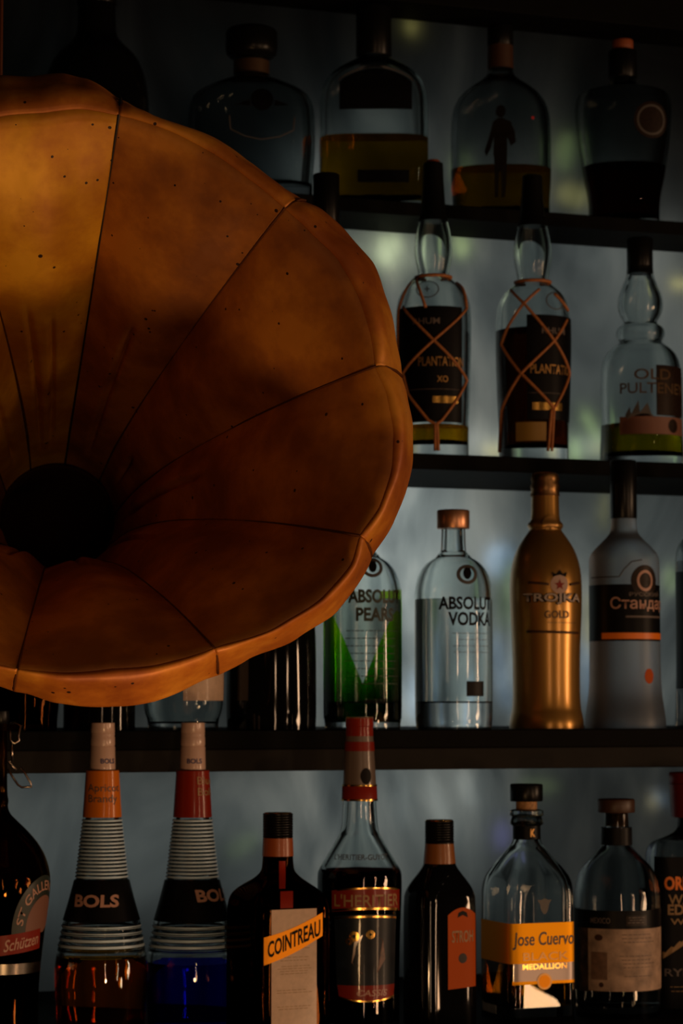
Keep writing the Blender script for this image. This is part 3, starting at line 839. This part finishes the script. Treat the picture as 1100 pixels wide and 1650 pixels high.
def swedish(cx, label, title, cap_mat, liq, level, ink):
    P = [(848, 19), (884, 20), (890, 21), (894, 26), (898, 28), (903, 37), (911, 47), (924, 56), (944, 62), (965, 63), (1155, 63), (1166, 61), (None, 54)]
    b = Bottle(3, cx, label, P, group='round-shouldered vodka bottles')
    b.body(CLEAR, wall=9, base_t=44)
    b.liquid(level, liq)
    b.cap(822, 852, 26.5, cap_mat)
    return b
m, n, l = new_mat('green_ombre_print')
o = n.new('ShaderNodeOutputMaterial'); tp = n.new('ShaderNodeBsdfTransparent'); tc = n.new('ShaderNodeTexCoord'); sx = n.new('ShaderNodeSeparateXYZ')
l.new(tc.outputs['Object'], sx.inputs[0])
mr = n.new('ShaderNodeMapRange'); mr.inputs['From Min'].default_value = 0.0; mr.inputs['From Max'].default_value = 0.155
l.new(sx.outputs['Z'], mr.inputs['Value'])
cr = n.new('ShaderNodeValToRGB'); cr.color_ramp.elements[0].color = (0.02, 0.10, 0.004, 1); cr.color_ramp.elements[1].color = (0.9, 0.95, 0.8, 1)
cr.color_ramp.elements[0].position = 0.15
for p_, c_ in ((0.45, (0.20, 0.58, 0.015, 1)), (0.72, (0.58, 0.85, 0.04, 1)), (0.90, (0.62, 0.72, 0.25, 1))):
    e = cr.color_ramp.elements.new(p_); e.color = c_
l.new(mr.outputs[0], cr.inputs[0])
ab = n.new('ShaderNodeMath'); ab.operation = 'ABSOLUTE'; l.new(sx.outputs['X'], ab.inputs[0])
wd = n.new('ShaderNodeMapRange'); wd.inputs['From Min'].default_value = 0.045; wd.inputs['From Max'].default_value = 0.14; wd.inputs['To Min'].default_value = 0.0; wd.inputs['To Max'].default_value = 0.021
l.new(sx.outputs['Z'], wd.inputs['Value'])
ls = n.new('ShaderNodeMath'); ls.operation = 'LESS_THAN'; l.new(ab.outputs[0], ls.inputs[0]); l.new(wd.outputs[0], ls.inputs[1])
mx = n.new('ShaderNodeMixRGB'); mx.inputs['Color2'].default_value = (0.72, 0.74, 0.70, 1)
l.new(ls.outputs[0], mx.inputs['Fac']); l.new(cr.outputs[0], mx.inputs['Color1']); l.new(mx.outputs[0], tp.inputs[0]); l.new(tp.outputs[0], o.inputs[0])
GREENPRINT = m
b = swedish(584, 'green pear vodka bottle partly covered by the horn edge', 'PEARS', COPPER, WATER, 966, GREENINK)
hp = b.per_at(63)
b.patch('green_print', lambda u, v: hp*(0.22+0.56*u), lambda u, v: 950+208*v, GREENPRINT, nu=48, nv=10, eps=0.5)
b.text('ABSOLUT', b.S(24, 963), 963, 96, 22, GREENINK, bold=0.035)
b.text('PEARS', b.S(22, 993), 992, 66, 22, GREENINK, bold=0.035)
md = b.disc('medallion', b.S(16, 918), 917, 18, GREYINK, r0=12, ry=16)
b.disc('medallion_portrait', b.S(16, 918), 915, 7, INK, md, ry=10)
b.lines(b.S(-30, 1050), b.S(56, 1050), [1018, 1030, 1042, 1054, 1066, 1078, 1090, 1102], GREENINK, None, h=1.3)
b.text('IMPORTED', b.S(22, 1130), 1130, 40, 7, INK)
b = swedish(731, 'clear vodka bottle with copper cap and black lettering', 'VODKA', COPPER, WATER, 966, INK)
b.text('ABSOLUT', b.S(24, 974), 974, 98, 21, INK, bold=0.035)
b.text('VODKA', b.S(30, 998), 999, 80, 22, INK, bold=0.035)
md = b.disc('medallion', b.S(22, 928), 928, 18, GREYINK, r0=12, ry=16)
b.disc('medallion_portrait', b.S(22, 928), 926, 7, INK, md, ry=10)
b.lines(b.S(-2, 1030), b.S(56, 1030), [1022, 1032, 1042, 1052], GREYINK, None, h=1.0)
b.rect('small_label', b.S(20, 1110), b.S(47, 1110), 1098, 1122, BLACKL)

b = Bottle(3, 880, 'gold lacquered vodka bottle with bronze crown capsule',
           [(790, 22), (838, 23), (842, 26), (845, 29), (850, 29), (854, 25), (860, 30), (870, 37), (884, 46), (902, 53), (925, 57.5), (950, 58.5), (985, 58), (1040, 55), (1100, 54), (1140, 55), (1152, 58), (1163, 60), (None, 57)])
b.body(GOLDBODY, hollow=False)
b.part('capsule', [(762, 17), (764, 21), (772, 23), (778, 21.5), (784, 24), (790, 22.5), (800, 24)], BRONZE)
b.disc('neck_seal', b.S(8, 847), 845, 12, GOLDP, eps=3.0)
b.text('TROJKA', b.S(14, 968), 967, 106, 19, INK, bold=0.09, eps=0.8)
b.text('TROJKA', b.S(14, 968), 967, 104, 17, PALEINK, bold=0.02, eps=1.6)
em = b.disc('emblem', b.S(22, 944), 944, 15, solid('pale_emblem', (0.45, 0.30, 0.24), 0.5))
star = []
for k in range(10):
    a = PI/2+k*PI/5; r = 9 if k % 2 == 0 else 3.8
    star.append((b.S(22, 944)+math.cos(a)*r, 945-math.sin(a)*r))
b.poly('emblem_star', [star], REDL, em, eps=1.5)
sc = b.S(22, 944)
b.poly('emblem_crown', [[(sc-11, 932), (sc-13, 924), (sc-6, 928), (sc, 921), (sc+6, 928), (sc+13, 924), (sc+11, 932), (sc, 929)]], INK, em, eps=1.5)
b.strand('upper_rule', [(b.S(-27, 943), 941), (b.S(5, 943), 944)], 2.0, BROWNCAP)
b.strand('upper_rule', [(b.S(38, 943), 944), (b.S(52, 943), 941)], 2.0, BROWNCAP)
b.text('GOLD', b.S(18, 992), 992, 42, 12, BROWNCAP, bold=0.02)
b.lines(b.S(0, 1006), b.S(48, 1006), [1005], BROWNCAP, None, h=1)
b.strand('lower_rule', [(b.S(-30, 1020), 1019), (b.S(50, 1020), 1021)], 2.0, BROWNCAP)

b = Bottle(3, 1007, 'frosted grey vodka bottle with black wrap label and black capsule',
           [(828, 20), (855, 21), (864, 26), (876, 38), (888, 50), (897, 56), (910, 57), (1085, 57), (1120, 59), (1145, 63), (1162, 65), (None, 63)])
b.body(FROST, hollow=False)
b.cap(742, 836, 21.5, BLACK, 'capsule')
lb = b.rect('wrap_label', -82, 82, 944, 1034, BLACKL)
b.text('Стандартъ', b.S(-22, 975)+68, 976, 136, 24, PINKINK, lb)
b.text('РУССКИЙ', b.S(35, 960), 959, 60, 8, DIMINK, lb)
b.rect('label_line', b.S(2, 996), 84, 994, 997, DIMINK, lb, eps=0.9)
b.rect('orange_line', b.S(-36, 1026), 84, 1021, 1031, ORINK, lb, eps=0.9)
em = b.disc('emblem', b.S(33, 938), 938, 25, DBROWNL, eps=1.0)
b.disc('emblem_ring', b.S(33, 938), 938, 15, PINKINK, em, eps=1.6, r0=11, ry=17)
b.strand('embossed_line', [(b.S(-52, 930), 932), (b.S(-8, 930), 932), (b.S(0, 920), 920), (b.S(12, 905), 908), (b.S(28, 905), 905)], 1.0, GREYINK)
ob = b.disc('small_emblem', b.S(38, 1092), 1090, 9, ORLABEL, ry=12)

b = Bottle(3, 1152, 'dark-labelled bottle cut off by the right edge of the picture, third shelf',
           [(780, 20), (840, 21), (856, 34), (870, 52), (885, 60), (905, 62), (1085, 62), (1140, 64), (None, 62)])
b.body(CLEAR_GREY, wall=6); b.liquid(905, WATER); b.cap(760, 800, 22, BLACK)
b.rect('wrap_label', -85, 85, 922, 1110, BLACKL)

# ================================================================== BOTTOM ROW
b = Bottle(4, 0, 'brown swing-top beer bottle cut by the left edge, with red and slate label',
           [(1165, 12), (1280, 13), (1290, 16), (1298, 14), (1310, 17), (1322, 29), (1340, 48), (1360, 65), (1382, 77), (1408, 84), (1432, 84), (1480, 78), (1540, 71), (1600, 66), (None, 62)])
b.body(BROWN, wall=9)
b.liquid(1425, DARKRUM)
b.part('stopper', [(1142, 8), (1146, 15), (1160, 16), (1166, 13)], BLACK)
lk = tube('wire_bail', [(16*b.s, -.004, b.z(1166)), (24*b.s, -.005, b.z(1164)), (34*b.s, -.006, b.z(1170)), (30*b.s, -.007, b.z(1185)), (31*b.s, -.008, b.z(1193)), (24*b.s, -.009, b.z(1198)), (17*b.s, -.008, b.z(1193)), (17*b.s, -.007, b.z(1182)), (16*b.s, -.006, b.z(1176))], 0.0011, STEEL, b.root)
tube('wire_link', [(19*b.s, -.009, b.z(1197)), (20*b.s, -.010, b.z(1212)), (21*b.s, -.010, b.z(1227)), (14*b.s, -.010, b.z(1226)), (27*b.s, -.011, b.z(1240))], 0.0012, STEEL, lk)
tube('wire_loop', [(13*b.s, -.012, b.z(1238)), (22*b.s, -.012, b.z(1252)), (30*b.s, -.012, b.z(1264)), (36*b.s, -.013, b.z(1268)), (52*b.s, -.013, b.z(1267)), (50*b.s, -.013, b.z(1260)), (42*b.s, -.013, b.z(1247)), (34*b.s, -.012, b.z(1236))], 0.0010, STEEL, lk)
AC = 92
lb = b.disc('arch_label', AC, 1500, 70, DGREENL, eps=0.6, r0=46, ry=92, a0=0.6, a1=PI)
b.disc('label_panel', AC, 1500, 46, solid('dusky_rose_paper', (0.22, 0.10, 0.07), 0.5), lb, eps=0.8, ry=60, a0=0.4, a1=PI)
def arcp(U, V):
    a = 2.95-(U+0.5)*1.75
    Rr = 58+V*12
    return (AC+Rr*math.cos(a), 1500-Rr*1.31*math.sin(a))
b.text('ST GALLEN', 0, 0, 0, 0, PINKINK, lb, path=arcp, eps=1.2)
rl = b.patch('red_banner', lambda u, v: b.S(-10, 1515)+(b.S(66, 1515)-b.S(-10, 1515))*u, lambda u, v: 1503-10*u+32*v, REDL, nu=20, nv=4, eps=1.3)
b.text('Schützen', b.S(40, 1515), 1513, 66, 19, PINKINK, rl, slope=0.16, shear=0.3, eps=1.8)
b.rect('silver_band', b.S(-30, 1555), b.S(66, 1555)+10, 1547, 1564, solid('silver_foil', (0.8, 0.72, 0.62), 0.18, metal=1.0))

def ribbed(cx, label, sleeve, liq, level, flavour, s_text, dy, group):
    P = [(1168, 18), (1240, 19.5), (1245, 26), (1316, 31)]
    y = 1318
    while y < 1414:
        h = 31+ (y-1316)/100.0*11.5
        P += [(y, h), (y+2.6, h+0.6), (y+4.6, h+1.2), (y+5.6, h-0.6)]; y += 6.0
    P += [(1417, 43.5), (1450, 52), (1482, 61.5)]
    y = 1485
    while y < 1528:
        h = 62+(y-1482)/50.0*9
        P += [(y, h), (y+4.5, h+1.4), (y+7.5, h+1.8), (y+8.8, h-0.8)]; y += 9.5
    P += [(1531, 71), (1542, 73.5), (1560, 75), (1590, 74.5), (1630, 71), (None, 66)]
    b = Bottle(4, cx, label, P, group=group, it=1, dy=dy)
    b.body(CLEAR, wall=10, base_t=14)
    b.liquid(level, liq)
    b.part('sleeve', [(1241, 26), (1242, 27), (1316, 31.8), (1316.5, 31)], sleeve)
    cp = b.part('cap', [(1164, 17), (1165, 19), (1180, 19.6), (1181, 18.9), (1183, 19.7), (1186, 19), (1188, 19.8), (1200, 20), (1202, 19.2), (1204, 20.2), (1241, 21), (1241.5, 20)], PINKCAP)
    b2 = b
    def neck_path(w_, sc, yc, h):
        return lambda U, V: (sc+U*w_, yc-V*h)
    # the cap is its own little cylinder: letter it directly
    def on_cap(txt, sc, yc, w_, h, mat, par, rad):
        t = b.text(txt, 0, 0, 0, 0, mat, par, path=lambda U, V: (0, 0))
        if t is None: return
    wl_ = [(b.hw(1417)+0.9, 1417), (b.hw(1482)+0.9, 1482)]
    for band in (range(1320, 1414, 6), range(1489, 1528, 10)):
      rv, rf = [], []
      for yy in band:
        hh = 2.6 if yy < 1450 else 4.2
        v_, f_ = b.lathe_data([(yy, b.hw(yy)+0.15), (yy+0.4, b.hw(yy)+0.75), (yy+hh, b.hw(yy+hh)+0.8), (yy+hh+0.4, b.hw(yy+hh)+0.2)], m=0.0, base=len(rv))
        rv += v_; rf += f_[:-2]
      mesh_obj('rib_light_rings', rv, rf, RIBLIGHT, b.root)
    bd = b.part('black_band', [(1417, 44.2), (1418, 45), (1450, 53.3), (1481, 62.3), (1482, 61.5)], BLACKL)
    return b, cp, bd
def cyl_text(b, txt, ang, yc, width, h, rad, mat, parent, bold=0.0):
    """lettering round a cap or sleeve of pixel radius rad, centred at angle ang to the viewer's right"""
    c = bpy.data.curves.new('lettering', 'FONT'); c.body = txt; c.size = 1.0; c.resolution_u = 3; c.offset = bold; c.align_x = 'LEFT'
    t = bpy.data.objects.new('lettering', c); COL.objects.link(t)
    me = bpy.data.meshes.new_from_object(t.evaluated_get(bpy.context.evaluated_depsgraph_get()))
    COL.objects.unlink(t); bpy.data.objects.remove(t); bpy.data.curves.remove(c)
    xs = [v.co.x for v in me.vertices]; ys = [v.co.y for v in me.vertices]
    x0, x1, y0, y1 = min(xs), max(xs), min(ys), max(ys)
    for v in me.vertices:
        U = (v.co.x-x0)/(x1-x0)-0.5; V = (v.co.y-y0)/(y1-y0)-0.5
        y = yc-V*h; R = (rad(y) if callable(rad) else rad)
        a = ang+U*width/R
        v.co = (math.sin(a)*R*b.s, -math.cos(a)*R*b.s, b.z(y))
    me.materials.clear(); me.materials.append(mat)
    o = bpy.data.objects.new('lettering', me); COL.objects.link(o); o.parent = parent; return o
G = 'tall ribbed liqueur bottles'
sl_r = lambda y: 27.0+(y-1242)/74.0*4.8+0.8
bd_r = lambda y: 45+(y-1418)/63.0*17.3+0.9
b, cp, bd = ribbed(166, 'ribbed apricot liqueur bottle with orange sleeve and amber liquid', ORANGE, ORANGELIQ, 1541, '', 0, 0, G)
cyl_text(b, 'BOLS', 0.45, 1226, 26, 8, 21.6, BLUEINK, cp, 0.02)
cyl_text(b, 'Apricot\nBrandy', 0.1, 1279, 58, 33, sl_r, GREYINK, bd)
cyl_text(b, 'BOLS', -0.18, 1448, 78, 20, bd_r, PINKINK, bd, 0.035)
b, cp, bd = ribbed(311, 'ribbed blue liqueur bottle with dark red sleeve', REDSL, BLUELIQ, 1549, '', 0, 0.02, G)
cyl_text(b, 'BOLS', 0.15, 1226, 26, 8, 21.6, BLUEINK, cp, 0.02)
cyl_text(b, 'Blue\nBols', 0.85, 1266, 34, 30, sl_r, TANINK, bd)
cyl_text(b, 'BOLS', 0.85, 1440, 76, 20, bd_r, PINKINK, bd, 0.035)

# square brown orange-liqueur bottle
phi = math.radians(25)
b = Bottle(4, 448, 'square brown liqueur bottle with tilted orange banner over a cream label',
           [(1340, 23), (1395, 25), (1405, 28), (1414, 38), (1422, 52), (1431, 66), (1442, 77), (1458, 82), (1480, 83), (None, 82)], n=9, depth=1.0, rot=phi, dy=-0.055)
b.body(AMBER_DARK, wall=10)
b.liquid(1470, DARKRUM)
b.cap(1310, 1349, 24.5, BLACK, knurl=True)
b.part('cap_top', [(1309, 20), (1309.5, 22.5), (1311.5, 23)], GOLD)
b.part('neck_band', [(1350, 24.4), (1379, 25.6)], solid('burnt_orange_band', (0.34, 0.075, 0.014), 0.4, coat=0.3))
b.rect('neck_ribbon', b.S(2, 1395), b.S(12, 1395), 1386, 1428, REDSL)
b.rect('shoulder_seal', b.S(4, 1450), b.S(24, 1450), 1432, 1458, REDL)
s0, s1 = b.S(-10, 1560), b.S(62, 1560)
lb = b.rect('paper_label', s0, s1, 1460, 1656, PAPER)
b.lines(s0+8, s1-8, [1522, 1536, 1541, 1550, 1554, 1558, 1562, 1588, 1592, 1614, 1618], TANINK, lb, h=0.9)
s0, s1 = b.S(-22, 1520), b.S(71, 1520)
bn = b.patch('orange_banner', lambda u, v: s0+(s1-s0)*u, lambda u, v: 1503-36*u+4*math.sin(PI*u)+(44-7*u)*v, BANNER, nu=26, nv=6, eps=1.4)
b.text('COINTREAU', (s0+s1)/2+1, 1507, (s1-s0)*0.90, 26, INK, bn, slope=0.36, eps=2.0, bold=0.02)
for q in (s0-2, s1+4):
    b.strand('glass_ridge', [(q, 1475), (q, 1652)], 1.8, AMBER_DARK)

# cassis
b = Bottle(4, 579, 'tall blackcurrant liqueur bottle with red collar bands and red-topped label',
           [(1174, 20), (1240, 24.5), (1300, 27.5), (1338, 30), (1350, 36), (1372, 49), (1392, 61), (1402, 67), (1412, 68.5), (1440, 68), (1540, 64), (None, 60)])
b.body(CLEAR, wall=9)
b.liquid(1402, CASSIS)
cp = b.part('cap', [(1156, 20), (1157, 22.5), (1170, 23), (1171, 22), (1186, 22.4)], REDSL)
b.part('cap_top', [(1155, 20), (1155.5, 22), (1158, 22.7)], COPPER, cp)
nl = b.part('neck_label', [(1186, 22.3), (1264, 27.2)], solid('pale_grey_neck_label', (0.16, 0.12, 0.10), 0.35, coat=0.5))
b.part('red_collar', [(1195, 23.6), (1210, 24.6)], REDL, nl)
b.disc('neck_emblem', b.S(10, 1250), 1250, 9, INK, nl, eps=1.8, ry=13)
rc = b.part('red_collar', [(1265, 27.3), (1266, 28.2), (1289, 29.2), (1290, 28.2)], REDL)
b.part('gold_line', [(1264, 28.5), (1266.5, 28.7)], GOLD, rc); b.part('gold_line', [(1287, 29.7), (1290, 29.9)], GOLD, rc)
b.text("L'HERITIER-GUYOT", b.S(4, 1378), 1378, 96, 9, GREYINK)
SA, SB = b.S(-44, 1450), b.S(58, 1450)+12
lb = b.rect('top_label', SA, SB, 1431, 1465, REDL, bow=-4)
b.text("L'HERITIER", (SA+SB)/2-1, 1446, (SB-SA)*0.9, 20, TANINK, lb)
b.rect('gold_line', SA+10, SB-8, 1429, 1431.5, GOLD, lb, eps=0.9, bow=-4)
b.rect('gold_line', SA, SB-4, 1461, 1464.5, GOLD, lb, eps=1.0, bow=-4)
SA, SB = b.S(-40, 1530), b.S(54, 1530)+6
pl = b.patch('picture_label', lambda u, v: SA+5*v+(SB-SA-9*v)*u, lambda u, v: 1472-4*(4*u*(1-u))+114*v, TEALL, nu=28, nv=12)
b.rect('gold_line', SA, SB, 1474, 1477, GOLD, pl, eps=0.9, bow=-4)
sm_ = (SA+SB)/2
b.poly('printed_crest', [[(sm_-22, 1512), (sm_-8, 1500), (sm_+12, 1498), (sm_+26, 1510), (sm_+30, 1540), (sm_+16, 1560), (sm_-10, 1562), (sm_-26, 1545)]], solid('dusky_brown_print', (0.15, 0.065, 0.04), 0.4, coat=0.4, var=0.4), pl)
b.disc('gold_medal', sm_-22, 1503, 8, GOLD, pl, eps=1.3, r0=3); b.disc('gold_medal', sm_-30, 1511, 6, GOLD, pl, eps=1.3, r0=2)
b.disc('gold_medal', sm_+4, 1500, 7, GOLD, pl, eps=1.3, r0=2)
bl = b.patch('bottom_label', lambda u, v: SA+6+(SB-SA-10)*u+ (3*v if u < .5 else -3*v), lambda u, v: 1581+(18+6*(4*u*(1-u)))*v, REDL, nu=26, nv=4, eps=0.8)
b.text('CASSIS', sm_+8, 1593, 52, 10, PINKINK, bl, shear=0.2)
b.patch('gold_line', lambda u, v: SA+8+(SB-SA-14)*u, lambda u, v: 1598+7*(4*u*(1-u))+2.5*v, GOLD, bl, nu=26, nv=1, eps=1.0)

# dark rum with orange side label
b = Bottle(4, 707, 'black flat-sided rum bottle with an orange arched label on its right face',
           [(1350, 22), (1380, 23), (1395, 27), (1405, 34), (1420, 46), (1434, 55), (1450, 59), (None, 59)], n=4.5, depth=0.8, rot=math.radians(32))
b.body(BLACKG, hollow=False)
b.cap(1322, 1359, 23.5, BLACK, knurl=True)
b.part('cap_top', [(1320.5, 20), (1321, 22), (1323.5, 22.6)], GOLD)
b.part('neck_band', [(1359, 23.4), (1391, 26.2)], solid('brown_orange_band', (0.30, 0.10, 0.02), 0.4, coat=0.3))
s0, s1 = b.S(13, 1520), b.S(57, 1520)
lb = b.patch('arched_label', lambda u, v: s0+(s1-s0)*u, lambda u, v: (1478-18*math.sin(PI*(0.12+u*0.76)))*(1-v)+(1590-3*u)*v, ORLABEL, nu=16, nv=12)
b.text('STROH', (s0+s1)/2, 1506, (s1-s0)*0.74, 19, TANINK, lb)
b.disc('label_seal', (s0+s1)/2, 1541, 8, DBROWNL, lb)
b.poly('label_crest', [[((s0+s1)/2-10, 1476), ((s0+s1)/2-8, 1468), ((s0+s1)/2, 1465), ((s0+s1)/2+8, 1468), ((s0+s1)/2+10, 1476), ((s0+s1)/2, 1472)]], INK, lb)

# tequila
phi = math.radians(26)
b = Bottle(4, 847, 'square clear tequila bottle with bright orange-gold label',
           [(1304, 20), (1352, 21.5), (1364, 28), (1378, 42), (1394, 56), (1410, 68), (1424, 73), (1445, 75), (None, 75)], n=9, rot=phi)
b.body(CLEAR, wall=10, base_t=26)
b.liquid(1520, GOLDLIQ)
b.cap(1263, 1291, 26.5, BLACK)
b.part('cork', [(1291, 17), (1306, 17)], CORK)
b.part('glass_ring', [(1304, 22), (1306, 27), (1313, 27.5), (1316, 24), (1321, 26), (1327, 27), (1330, 24)], CLEAR_GREY)
nb = b.part('neck_band', [(1330, 22.3), (1352, 22.6)], BLACKL)
cyl_text(b, 'K', 0.45, 1341, 9, 13, 23.4, GOLDP, nb, 0.05)
s0, s1 = b.S(-76, 1510)+6, b.S(74, 1510)
sm_ = b.S(-27, 1510)
lb = b.rect('orange_label', s0, s1, 1482, 1546, CUERVO)
b.text('Jose Cuervo', (sm_+s1)/2+1, 1510, (s1-sm_)*0.94, 28, GREYINK, lb, shear=0.1)
b.text('BLACK', (sm_+s1)/2+4, 1535, (s1-sm_)*0.7, 13, GOLDP, lb)
sl = b.rect('silver_label', sm_+6, s1, 1546, 1578, SILVERL)
b.text('MEDALLION', (sm_+s1)/2+2, 1551, (s1-sm_)*0.68, 9, GOLD, sl, bold=0.02)
b.rect('gold_line', sm_+4, s1, 1574, 1579, CUERVO, sl, eps=0.9)
b.disc('gold_seal', (sm_+s1)/2+1, 1575, 13, GOLDP, sl, eps=1.6)
b.disc('seal_face', (sm_+s1)/2+1, 1575, 10, BANNER, sl, eps=2.0)
q = (sm_+s1)/2+2
b.poly('embossed_bull', [[(q-13, 1445), (q-7, 1446), (q, 1443), (q+7, 1446), (q+13, 1445), (q+8, 1452), (q+6, 1462), (q+2, 1468), (q-2, 1468), (q-6, 1462), (q-8, 1452)]], GREYINK)

# mezcal
b = Bottle(4, 991, 'round clear mezcal bottle with brown cap and tan printed paper label',
           [(1308, 19), (1330, 20), (1358, 22), (1368, 28), (1380, 40), (1392, 52), (1406, 62), (1424, 67), (1445, 70), (1600, 69), (1625, 68), (None, 62)])
b.body(CLEAR_GREY, wall=9, base_t=20)
b.liquid(1560, WATER)
b.cap(1287, 1309, 30, BROWNCAP)
b.part('cork', [(1309, 17), (1331, 17)], CORK)
b.part('neck_band', [(1333, 25), (1361, 25.5)], BLACKL)
lb = b.rect('dark_label', -106, b.S(70, 1475), 1462, 1491, BLACKL)
b.text('MEXICO', b.S(-27, 1478), 1478, 34, 9, DIMINK, lb)
b.rect('label_box', b.S(14, 1476), b.S(46, 1476), 1470, 1486, DBROWNL, lb, eps=0.9)
b.lines(b.S(16, 1476), b.S(44, 1476), [1473, 1477, 1481], DIMINK, lb, h=1)
s0 = b.S(-46, 1540)
lb = b.rect('paper_label', s0, b.S(69, 1540)+4, 1491, 1590, TANPAPER)
b.lines(s0+52, s0+118, [1500, 1506, 1512, 1534, 1540, 1546, 1552, 1566], BROWNCAP, lb, h=0.9)
b.disc('printed_mark', s0+20, 1505, 7, BROWNCAP, lb, ry=5)
b.disc('printed_mark', s0+24, 1580, 4, BROWNCAP, lb)
b.rect('printed_block', s0+6, s0+34, 1528, 1572, solid('brown_print', (0.20, 0.11, 0.07), 0.6, var=0.3, vscale=150), lb, eps=0.8)
b.rect('side_label', -108, s0, 1491, 1592, solid('dark_patterned_paper', (0.06, 0.035, 0.02), 0.6, var=0.8, vscale=110))

# dark label whisky at the right edge
b = Bottle(4, 1112, 'flat-shouldered clear bottle with dark red capsule and black label, bottom right corner',
           [(1312, 21), (1332, 22), (1342, 30), (1350, 50), (1357, 66), (1368, 74), (1385, 76), (None, 76)], n=3.5, depth=0.55, rot=0.3, dy=0.04)
b.body(CLEAR_GREY, wall=7)
b.liquid(1430, REDLIQ)
b.cap(1244, 1262, 36, DRED, 'capsule_top'); b.part('capsule', [(1262, 34), (1263, 36), (1316, 33), (1317, 28)], DRED)
b.part('neck_band', [(1317, 22.5), (1350, 24)], BLACK)
s0 = b.S(-60, 1500)
lb = b.rect('front_label', s0, s0+135, 1378, 1628, BLACKL)
b.text('ORIGINAL', s0+64, 1420, 94, 22, ORINK, lb, bold=0.04)
b.text('WARD', s0+56, 1446, 66, 16, TANINK, lb)
b.text('EDWARD', s0+68, 1462, 92, 17, TANINK, lb, bold=0.03)
b.text('W-8', s0+46, 1481, 40, 10, TANINK, lb)
b.rect('red_tab', s0-3, s0+3, 1470, 1482, REDL, lb, eps=0.9)
st_ = []
xs, ys = s0+2, 1548
top, bot = [], []
for k in range(7):
    top += [(xs+k*13, ys-k*9-8), (xs+k*13+8, ys-k*9-9), (xs+k*13+12, ys-k*9-16)]
    bot += [(xs+k*13, ys-k*9+2)]
b.poly('stair_print', [[(xs+k*13, ys-k*8.5), (xs+k*13+13, ys-(k+1)*8.5), (xs+k*13+13, ys-(k+1)*8.5-11), (xs+k*13+8, ys-k*8.5-15), (xs+k*13+3, ys-k*8.5-9), (xs+k*13, ys-k*8.5-10)] for k in range(7)], TANINK, lb)
b.text('RYE', s0+36, 1562, 40, 12, DIMINK, lb)
b.lines(s0+18, s0+80, [1585, 1592], TANINK, lb, h=1)
